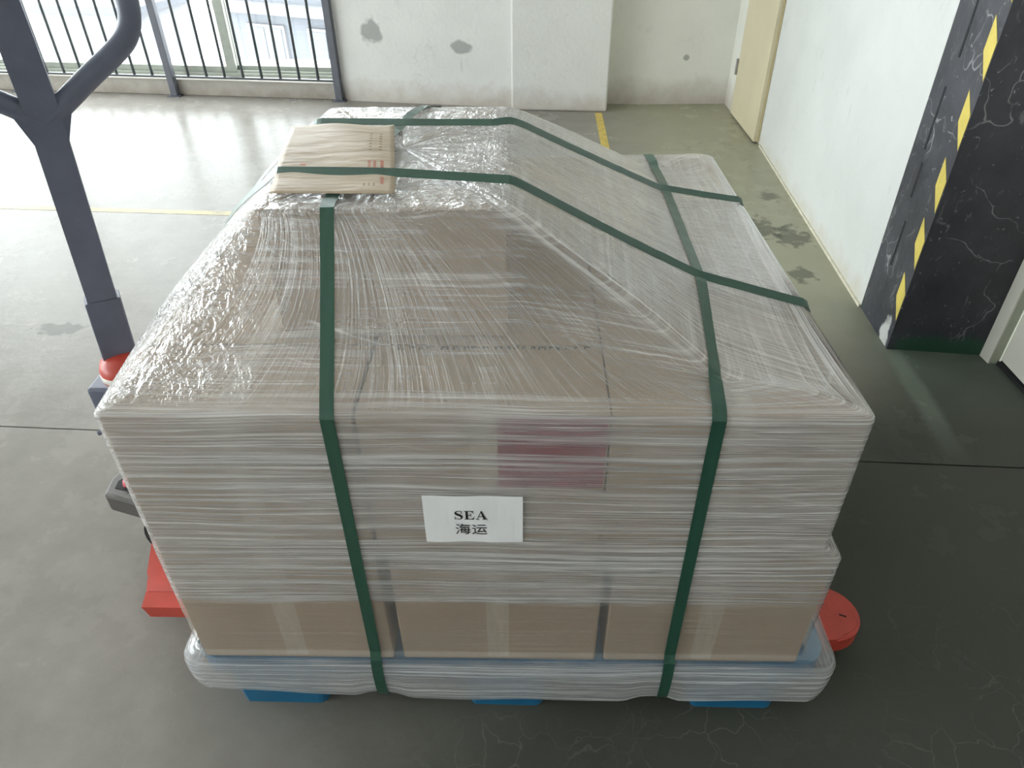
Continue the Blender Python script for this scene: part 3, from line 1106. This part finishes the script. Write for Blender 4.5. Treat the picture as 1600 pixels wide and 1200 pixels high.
def ribbon(name, path, widthdir, w, label, parent=None):
    """closed strap loop along path, flat to the load"""
    P = [Vector(p) for p in path]
    n = len(P)
    WD = widthdir if isinstance(widthdir, list) else [Vector(widthdir)] * n
    bm = bmesh.new()
    uvla = bm.loops.layers.uv.new('UVMap')
    th = 0.0007
    cen = sum(P, Vector()) / n
    rings, acc, L_ = [], 0.0, []
    for i in range(n):
        t = (P[(i + 1) % n] - P[i - 1]).normalized()
        w_ = (WD[i] - t * WD[i].dot(t)).normalized()
        nn = t.cross(w_).normalized()
        if nn.dot(P[i] - cen) < 0:
            nn = -nn
        a = w_ * (w / 2)
        rings.append([bm.verts.new(P[i] - a), bm.verts.new(P[i] + a), bm.verts.new(P[i] + a + nn * th), bm.verts.new(P[i] - a + nn * th)])
        L_.append(acc)
        acc += (P[(i + 1) % n] - P[i]).length
    L_.append(acc)
    for i in range(n):
        A, B = rings[i], rings[(i + 1) % n]
        for k in range(4):
            j = (k + 1) % 4
            f = bm.faces.new((A[k], A[j], B[j], B[k]))
            vv = [(L_[i], (0, w, w, 0)[k]), (L_[i], (0, w, w, 0)[j]), (L_[i + 1], (0, w, w, 0)[j]), (L_[i + 1], (0, w, w, 0)[k])]
            for lp, q in zip(f.loops, vv):
                lp[uvla].uv = q
    return link_bm(name, bm, M['strap'], parent, False, label=label, category='strap', group='green packing straps')


def lerp(a, b, f):
    return a + (b - a) * f


def interp(tab, q):
    for (a, va), (b, vb) in zip(tab, tab[1:]):
        if q <= b:
            return va + (vb - va) * (q - a) / (b - a)
    return tab[-1][1]


LIFT = 0.0022


def taut(pts, lo):
    """pull the run straight over hollows (upper hull in arc position/height)"""
    q = [(s, p.z) for s, p in pts]
    hull = []
    for p in q:
        while len(hull) >= 2 and (hull[-1][0] - hull[-2][0]) * (p[1] - hull[-2][1]) - (hull[-1][1] - hull[-2][1]) * (p[0] - hull[-2][0]) >= 0:
            hull.pop()
        hull.append(p)
    return [Vector((p.x, p.y, max(p.z, interp(hull, s)))) for s, p in pts]


def strap_y(xtab, label):
    """front to back loop; xtab: y -> x"""
    path = []
    xf = interp(xtab, 0.0)
    for i in range(40):
        z = lerp(0.050, ZT - 0.004, i / 39)
        h = hit((xf, -1, z), (0, 1, 0))
        y = h.y if h else -0.012
        path.append(Vector((xf, y - LIFT, z)))
    # straight pull from the pallet lip up to the cartons
    y0, y1 = path[2].y, path[-1].y
    for i, p in enumerate(path):
        p.y = min(p.y, -0.0067)
    top = []
    wds = [Vector((1, 0, 0))] * len(path)
    for i in range(90):
        y = lerp(0.0, 1.14, i / 89)
        x = interp(xtab, y)
        h = hit((x, y, 3), (0, 0, -1))
        hs = [hit((x + q, y, 3), (0, 0, -1)) for q in (-0.0108, 0.0108)]
        zl_, zr_ = [(q.z if q else ZT) for q in hs]
        z = max(h.z if h else ZT, (zl_ + zr_) / 2)
        top.append((y, Vector((x, y, z + LIFT))))
        wds.append(Vector((0.0216, 0, zr_ - zl_)).normalized())
    path += [p for s, p in top]
    xb = interp(xtab, 1.14)
    for i in range(20):
        z = lerp(ZT - 0.004, 0.050, i / 19)
        h = hit((xb, 3, z), (0, -1, 0))
        y = h.y if h else 1.15
        path.append(Vector((xb, y + LIFT, z)))
    for i in range(1, 12):
        f = i / 12
        path.append(Vector((lerp(xb, xf, f), lerp(path[-1].y if i == 1 else 1.14, -0.01, f) if i > 1 else 1.12, 0.040)))
    wds += [Vector((1, 0, 0))] * (len(path) - len(wds))
    return ribbon('strap', path, wds, 0.0215, label)


def strap_x(ytab, label, over=None):
    path = []
    yl = interp(ytab, -0.58)
    for i in range(24):
        z = lerp(0.105, ZT - 0.004, i / 23)
        h = hit((-2, yl, z), (1, 0, 0))
        path.append(Vector(((h.x if h else -0.62) - LIFT, yl, z)))
    lt, rt_ = [], []
    for i in range(140):
        x = lerp(-0.574, 0.574, i / 139)
        y = interp(ytab, x)
        h = hit((x, y, 3), (0, 0, -1))
        z = (h.z if h else ZT) + LIFT + 0.0034
        if over:
            z = max(z, over(x))
        (lt if x < 0.03 else rt_).append((x, Vector((x, y, z))))
    path += taut(lt, None) + [p for s, p in rt_]
    yr = interp(ytab, 0.58)
    for i in range(24):
        z = lerp(ZT - 0.004, 0.105, i / 23)
        h = hit((2, yr, z), (-1, 0, 0))
        path.append(Vector(((h.x if h else 0.68) + LIFT, yr, z)))
    for i in range(1, 12):
        f = i / 12
        path.append(Vector((lerp(0.66, -0.6, f), lerp(yr, yl, f), 0.1045)))
    return ribbon('strap', path, (0, 0.94, 0.34), 0.0205, label)


def env_hump(x):
    # the envelope lifts the strap a little where it crosses
    d = (x + 0.245) / 0.16
    return TOPZ + 0.0095 + 0.002 * max(0, 1 - d * d) if abs(x + 0.240) < 0.103 else -1


strap_y([(0.0, -0.2265), (0.22, -0.236), (0.27, -0.236), (0.67, -0.172), (0.75, -0.128), (1.14, -0.10)], 'left green strap running front to back, passing under the envelope')
strap_y([(0.0, 0.348), (0.33, 0.377), (0.83, 0.389), (1.14, 0.40)], 'right green strap running front to back, right of the paper sign')
strap_x([(-0.58, 0.54), (-0.36, 0.328), (0.035, 0.311), (0.378, 0.331), (0.58, 0.316)], 'near green strap running left to right over the kraft envelope', env_hump)
strap_x([(-0.58, 0.64), (-0.17, 0.618), (0.0, 0.617), (0.39, 0.78), (0.58, 0.805)], 'far green strap running left to right behind the envelope')

# ------------------------------------------------------------------ paper sign
sg = empty('paper_sign', (-0.019, -0.0062, 0.577), label='white paper sheet lettered SEA on the film front', category='sign')
PW, PH = 0.162, 0.108
bm = bmesh.new()
nx, ny = 12, 8
g = [[bm.verts.new((lerp(-PW / 2, PW / 2, i / nx), -0.0010 - 0.0008 * math.sin(i * 0.9 + j * 0.5), lerp(-PH / 2, PH / 2, j / ny))) for i in range(nx + 1)] for j in range(ny + 1)]
for j in range(ny):
    for i in range(nx):
        bm.faces.new((g[j][i], g[j][i + 1], g[j + 1][i + 1], g[j + 1][i]))
ex = bmesh.ops.extrude_face_region(bm, geom=bm.faces[:])
bmesh.ops.translate(bm, vec=(0, 0.0006, 0), verts=[v for v in ex['geom'] if isinstance(v, bmesh.types.BMVert)])
link_bm('sheet', bm, M['paper'], sg)


def ink_poly(bm, pts, ox, oz, s, y=-0.0024):
    a = [bm.verts.new((ox + px * s, y, oz + pz * s)) for px, pz in pts]
    b = [bm.verts.new((ox + px * s, y + 0.0003, oz + pz * s)) for px, pz in pts]
    bm.faces.new(a)
    bm.faces.new(b[::-1])
    for i in range(len(a)):
        j = (i + 1) % len(a)
        bm.faces.new((a[j], a[i], b[i], b[j]))


bm = bmesh.new()
s_ = 0.0195
oz = 0.0018
# S: a stroke of changing weight
cv = [(0.62, 0.74), (0.60, 0.90), (0.46, 0.975), (0.30, 0.96), (0.155, 0.87), (0.12, 0.74), (0.20, 0.62), (0.38, 0.52), (0.56, 0.41), (0.635, 0.27), (0.58, 0.11), (0.42, 0.025), (0.24, 0.03), (0.09, 0.12), (0.06, 0.28)]
wt = [0.02, 0.025, 0.03, 0.05, 0.09, 0.125, 0.15, 0.155, 0.15, 0.125, 0.09, 0.05, 0.03, 0.025, 0.02]
sp = spline([(x, 0, z) for x, z in cv], 57)
ox = -0.0310
Lp, Rp = [], []
for i, p in enumerate(sp):
    t_ = (sp[min(i + 1, 56)] - sp[max(i - 1, 0)]).normalized()
    f = i / 56 * 14
    k = min(int(f), 13)
    ww = lerp(wt[k], wt[k + 1], f - k)
    nrm = Vector((-t_.z, 0, t_.x)) * ww / 1.5
    Lp.append(p + nrm)
    Rp.append(p - nrm)
for i in range(56):
    q = [(Lp[i].x, Lp[i].z), (Lp[i + 1].x, Lp[i + 1].z), (Rp[i + 1].x, Rp[i + 1].z), (Rp[i].x, Rp[i].z)]
    ink_poly(bm, q, ox, oz, s_)
for q in ([(0.57, 0.98), (0.635, 0.98), (0.645, 0.68), (0.60, 0.68)], [(0.04, 0.0), (0.105, 0.0), (0.075, 0.33), (0.03, 0.33)]):
    ink_poly(bm, q, ox, oz, s_)
ox += 0.83 * s_
for q in ([(0.13, 0), (0.33, 0), (0.33, 1), (0.13, 1)], [(0.02, 0), (0.13, 0), (0.13, 0.05), (0.02, 0.05)], [(0.02, 0.95), (0.13, 0.95), (0.13, 1), (0.02, 1)],
          [(0.33, 0.94), (0.78, 0.94), (0.78, 1), (0.33, 1)], [(0.72, 0.94), (0.78, 0.94), (0.80, 0.70), (0.765, 0.70)], [(0.58, 0.94), (0.72, 0.94), (0.75, 0.80)],
          [(0.33, 0), (0.82, 0), (0.82, 0.06), (0.33, 0.06)], [(0.77, 0.06), (0.82, 0.06), (0.86, 0.32), (0.82, 0.32)], [(0.60, 0.06), (0.77, 0.06), (0.79, 0.20)],
          [(0.33, 0.48), (0.55, 0.48), (0.55, 0.54), (0.33, 0.54)], [(0.55, 0.33), (0.60, 0.33), (0.60, 0.69), (0.55, 0.69)]):
    ink_poly(bm, q, ox, oz, s_)
ox += 0.95 * s_
for q in ([(0.47, 1.0), (0.52, 1.0), (0.19, 0.05), (0.13, 0.05)], [(0.43, 0.95), (0.53, 1.0), (0.90, 0.05), (0.67, 0.05)],
          [(0.24, 0.30), (0.63, 0.30), (0.63, 0.355), (0.26, 0.355)], [(0.02, 0), (0.32, 0), (0.32, 0.05), (0.02, 0.05)], [(0.57, 0), (0.98, 0), (0.98, 0.05), (0.57, 0.05)]):
    ink_poly(bm, q, ox, oz, s_)
link_bm('lettering', bm, M['ink'], sg)
tc = bpy.data.curves.new('lettering', 'FONT')
tc.body = '海运'
tc.size = 0.0268
tc.space_character = 1.06
tc.extrude = 0.00015
to = bpy.data.objects.new('lettering_source', tc)
COL.objects.link(to)
bpy.context.view_layer.update()
tm = bpy.data.meshes.new_from_object(to.evaluated_get(bpy.context.evaluated_depsgraph_get()))
bpy.data.objects.remove(to)
tm.transform(Matrix.Translation((-0.0315, -0.0024, -0.0315)) @ Matrix.Rotation(math.pi / 2, 4, 'X'))
tm.materials.clear()
link_me('lettering', tm, M['ink'], sg)

# ------------------------------------------------------------------ envelope
ev = empty('envelope', (-0.245, 0.40, TOPZ), label='brown kraft envelope with small red print lying on top of the load', category='envelope')
c00, c10 = Vector((-0.334, 0.247, TOPZ + 0.004)), Vector((-0.137, 0.245, TOPZ + 0.004))
c01, c11 = Vector((-0.381, 0.557, TOPZ + 0.016)), Vector((-0.186, 0.567, TOPZ + 0.016))


def env_pt(a, b, dz=0.0):
    p = (c00 * (1 - a) + c10 * a) * (1 - b) + (c01 * (1 - a) + c11 * a) * b
    # pressed down under the strap, gently puffed behind it
    z = 0.004 * math.sin(math.pi * min(1, max(0, (b - 0.17) / 0.83))) + 0.003 * math.sin(a * 7 + b * 5) * b
    return Vector((p.x, p.y, p.z + z + dz)) - Vector((-0.245, 0.40, TOPZ))


bm = bmesh.new()
nx, ny = 20, 28
layers = []
for dz in (0.0, 0.0022):
    layers.append([[bm.verts.new(env_pt(i / nx, j / ny, dz * (0.25 + 0.75 * min(1, 6 * min(i / nx, 1 - i / nx, j / ny, 1 - j / ny))))) for i in range(nx + 1)] for j in range(ny + 1)])
for k, g in enumerate(layers):
    for j in range(ny):
        for i in range(nx):
            q = (g[j][i], g[j][i + 1], g[j + 1][i + 1], g[j + 1][i])
            bm.faces.new(q if k else q[::-1])
a, b = layers
for i in range(nx):
    bm.faces.new((a[0][i], a[0][i + 1], b[0][i + 1], b[0][i]))
    bm.faces.new((a[ny][i + 1], a[ny][i], b[ny][i], b[ny][i + 1]))
for j in range(ny):
    bm.faces.new((a[j + 1][0], a[j][0], b[j][0], b[j + 1][0]))
    bm.faces.new((a[j][nx], a[j + 1][nx], b[j + 1][nx], b[j][nx]))
link_bm('pouch', bm, M['kraft'], ev, True)


def env_marks(name, cells, mat, **tags):
    bm = bmesh.new()
    for a0, a1, b0, b1 in cells:
        q = [env_pt(a0, b0, 0.00245), env_pt(a1, b0, 0.00245), env_pt(a1, b1, 0.00245), env_pt(a0, b1, 0.00245)]
        A = [bm.verts.new(p) for p in q]
        B = [bm.verts.new(p - Vector((0, 0, 0.0002))) for p in q]
        bm.faces.new(A)
        bm.faces.new(B[::-1])
        for i in range(4):
            bm.faces.new((A[i], B[i], B[(i + 1) % 4], A[(i + 1) % 4]))
    link_bm(name, bm, mat, ev, **tags)


red_cells, faint_cells = [], []
for a0 in (0.772, 0.817):
    b = 0.245
    while b < 0.375:
        for k in range(3):
            red_cells.append((a0 + k * 0.009, a0 + k * 0.009 + 0.006, b + random.uniform(0, .004), b + random.uniform(0.010, 0.014)))
        b += 0.020
b = 0.10
while b < 0.375:
    for k in range(3):
        red_cells.append((0.882 + k * 0.009, 0.888 + k * 0.009, b, b + random.uniform(0.012, 0.017)))
    b += 0.022 if not 0.15 < b < 0.17 else 0.06
for a0 in (0.74, 0.78, 0.82):
    for b in (0.085, 0.105):
        faint_cells.append((a0, a0 + 0.018, b, b + 0.006))
for a0 in (0.775, 0.865):
    for b in np.arange(0.52, 0.83, 0.045):
        faint_cells.append((a0, a0 + 0.026, b, b + 0.010))
for k in range(4):
    red_cells.append((0.20 + k * 0.012, 0.208 + k * 0.012, 0.33, 0.345 + 0.006 * (k % 2)))
env_marks('red_print', red_cells, M['red_ink'], kind='stuff', label='tiny red print columns')
env_marks('faint_print', faint_cells, M['faint_ink'], kind='stuff', label='faint brown print')

# ------------------------------------------------------------------ pallet jack
pj = empty('pallet_jack', (-0.80, 0.45, 0), label='red pallet jack with a black handle, forks pushed under the blue pallet', category='pallet jack')


def jk(name, bm, mat, parent=None, smooth=False, **tags):
    bmesh.ops.transform(bm, matrix=Matrix.Translation((0.80, -0.45, 0)), verts=bm.verts[:])
    return link_bm(name, bm, mat, parent or pj, smooth, **tags)


def fork_outline(y0, y1, x0, x1):
    yc, hw = (y0 + y1) / 2, (y1 - y0) / 2
    pts = [(x0, y0), (x1 - 0.10, y0)]
    for k in range(1, 16):
        a = -math.pi / 2 + math.pi * k / 16
        pts.append((x1 - 0.10 + 0.10 * math.cos(a) ** 0.8 if math.cos(a) > 0 else x1 - 0.10, yc + hw * math.sin(a)))
    pts += [(x1 - 0.10, y1), (x0, y1)]
    return pts


for y0, y1 in ((0.100, 0.250), (0.650, 0.800)):
    bm = bmesh.new()
    prism(bm, fork_outline(y0, y1, -0.62, 0.810), 0.052, 0.096)
    bmesh.ops.bevel(bm, geom=[e for e in bm.edges if all(v.co.z > 0.09 for v in e.verts)], offset=0.008, segments=3, affect='EDGES')
    fk = jk('fork', bm, M['red'])
    # slot pressed into the tip
    yc = (y0 + y1) / 2
    bm = bmesh.new()
    prism(bm, [(0.762, yc - 0.012), (0.776, yc - 0.018), (0.776, yc - 0.014), (0.762, yc - 0.008)], 0.094, 0.0966)
    jk('tip_mark', bm, M['groove'], fk)
    for xx in (0.56, 0.66):
        bm = bmesh.new()
        tube(bm, [(xx, yc - 0.035, 0.040), (xx, yc + 0.035, 0.040)], 0.040, 20)
        jk('load_wheel', bm, M['rubber'], fk)
# heel: the root plates the forks spring from
for sgn in (1, -1):
    def my(y):
        return y if sgn > 0 else 0.90 - y
    plan = [(-0.60, my(0.182)), (-0.789, my(0.184)), (-0.803, my(0.222)), (-0.806, my(0.240)), (-0.836, my(0.322)), (-0.855, my(0.40)), (-0.70, my(0.40)), (-0.60, my(0.275))]
    bm = bmesh.new()
    vs = prism(bm, plan, 0.082, 0.125)
    bmesh.ops.bevel(bm, geom=[e for e in bm.edges if all(v.co.z > 0.12 for v in e.verts)], offset=0.004, segments=2, affect='EDGES')
    he = jk('fork_heel', bm, M['red'])
    # folded lip along the outer foot
    bm = bmesh.new()
    ya, yb = my(0.186), my(0.150)
    q = [(-0.789, ya, 0.126), (-0.60, ya, 0.126), (-0.60, yb, 0.118), (-0.786, yb, 0.118), (-0.776, yb, 0.084), (-0.60, yb, 0.084), (-0.776, ya, 0.084), (-0.60, ya, 0.084)]
    v_ = [bm.verts.new(p) for p in q]
    for f in ((0, 1, 2, 3), (3, 2, 5, 4), (4, 5, 7, 6), (0, 3, 4, 6), (1, 7, 5, 2), (0, 6, 7, 1)):
        bm.faces.new([v_[k] for k in f])
    jk('lip', bm, M['red'], he)
# pump body between the heels
bm = bmesh.new()
prism(bm, [(-0.80, 0.37), (-0.70, 0.37), (-0.66, 0.40), (-0.66, 0.50), (-0.70, 0.53), (-0.80, 0.53)], 0.075, 0.30)
bevel(bm, 0.01)
jk('pump_body', bm, M['red'])
bm = bmesh.new()
lathe(bm, [(0.046, 0.28), (0.046, 0.545), (0.052, 0.552), (0.052, 0.575), (0.046, 0.592), (0.030, 0.602), (0.008, 0.606)], (-0.800, 0.435), 28)
kn = jk('pump_head', bm, M['red'], None, True)
bm = bmesh.new()
lathe(bm, [(0.0525, 0.556), (0.0532, 0.557), (0.0532, 0.569), (0.0525, 0.570)], (-0.800, 0.435), 28)
jk('white_band', bm, M['white_band'], kn, True)
bm = bmesh.new()
box(bm, -0.885, -0.83, 0.40, 0.47, 0.470, 0.535)
bevel(bm, 0.006)
jk('pivot_bracket', bm, M['jack_black'])
bm = bmesh.new()
tube(bm, [(-0.83, 0.42, 0.45), (-0.87, 0.40, 0.425), (-0.893, 0.39, 0.42)], 0.006, 8)
jk('release_pedal', bm, M['jack_black'])
# grey yoke over the steering wheel
bm = bmesh.new()
prism(bm, [(-0.955, 0.395), (-0.86, 0.365), (-0.80, 0.38), (-0.80, 0.52), (-0.86, 0.535), (-0.945, 0.505), (-0.962, 0.45)], 0.165, 0.222)
bevel(bm, 0.008)
yk = jk('steering_yoke', bm, M['grey_cast'])
bm = bmesh.new()
prism(bm, [(-0.935, 0.415), (-0.87, 0.40), (-0.87, 0.462), (-0.925, 0.458), (-0.938, 0.44)], 0.215, 0.2232)
jk('yoke_slot', bm, M['groove'], yk)
bm = bmesh.new()
tube(bm, [(-0.915, 0.432, 0.224), (-0.80, 0.435, 0.240)], 0.014, 12)
jk('rod', bm, M['pink'], yk, True)
for yy in (0.410, 0.505):
    bm = bmesh.new()
    tube(bm, [(-0.805, yy - 0.025, 0.085), (-0.805, yy + 0.025, 0.085)], 0.085, 28)
    jk('steering_wheel', bm, M['rubber'])
# tiller
d_ = Vector((math.cos(math.radians(30)), math.sin(math.radians(30)), 0))
n_ = Vector((-d_.y, d_.x, 0))


def tl(o, z, d=0.0):
    """point in the tiller plane: offset along its width, height"""
    base = Vector((lerp(-0.815, -0.775, min(1, (z - 0.56) / 0.56)), 0.45, z))
    return base + d_ * o + n_ * d


def tbar(bm, z0, z1, w, t, steps=1):
    prev = None
    for i in range(steps + 1):
        z = lerp(z0, z1, i / steps)
        ring = [bm.verts.new(tl(a * w, z, b * t)) for a, b in ((-.5, -.5), (.5, -.5), (.5, .5), (-.5, .5))]
        if prev:
            for k in range(4):
                bm.faces.new((prev[k], prev[(k + 1) % 4], ring[(k + 1) % 4], ring[k]))
        else:
            bm.faces.new(ring[::-1])
        prev = ring
    bm.faces.new(prev)


bm = bmesh.new()
tbar(bm, 0.55, 0.735, 0.066, 0.044, 4)
bevel(bm, 0.003)
jk('tiller_socket', bm, M['jack_black'])
bm = bmesh.new()
tbar(bm, 0.72, 1.30, 0.054, 0.036, 6)
stem = jk('tiller', bm, M['jack_black'])
loop = [(0.0, 1.085), (0.045, 1.118), (0.09, 1.150), (0.135, 1.180), (0.165, 1.206), (0.180, 1.240), (0.183, 1.290), (0.176, 1.345), (0.150, 1.385), (0.09, 1.40), (0.0, 1.402)]
half = spline([tl(o, z) for o, z in loop], 60)
other = spline([tl(-o, z) for o, z in loop], 60)
bm = bmesh.new()
tube(bm, half + other[::-1][1:-1], [0.0185] * 118, 16, closed=True)
jk('handle_loop', bm, M['jack_black'], None, True)
bm = bmesh.new()
tube(bm, [tl(0.0, 1.28, -0.004), tl(0.0, 1.345, -0.01)], [0.022, 0.016], 14)
jk('control_lever', bm, M['rubber'])
# web where the loop leaves the stem
bm = bmesh.new()
q = [(-0.055, 1.128), (-0.027, 1.05), (0.027, 1.05), (0.055, 1.128), (0.0, 1.118)]
A = [bm.verts.new(tl(o, z, -0.014)) for o, z in q]
B = [bm.verts.new(tl(o, z, 0.014)) for o, z in q]
bm.faces.new(A)
bm.faces.new(B[::-1])
for i in range(5):
    bm.faces.new((A[i], B[i], B[(i + 1) % 5], A[(i + 1) % 5]))
jk('handle_web', bm, M['jack_black'])
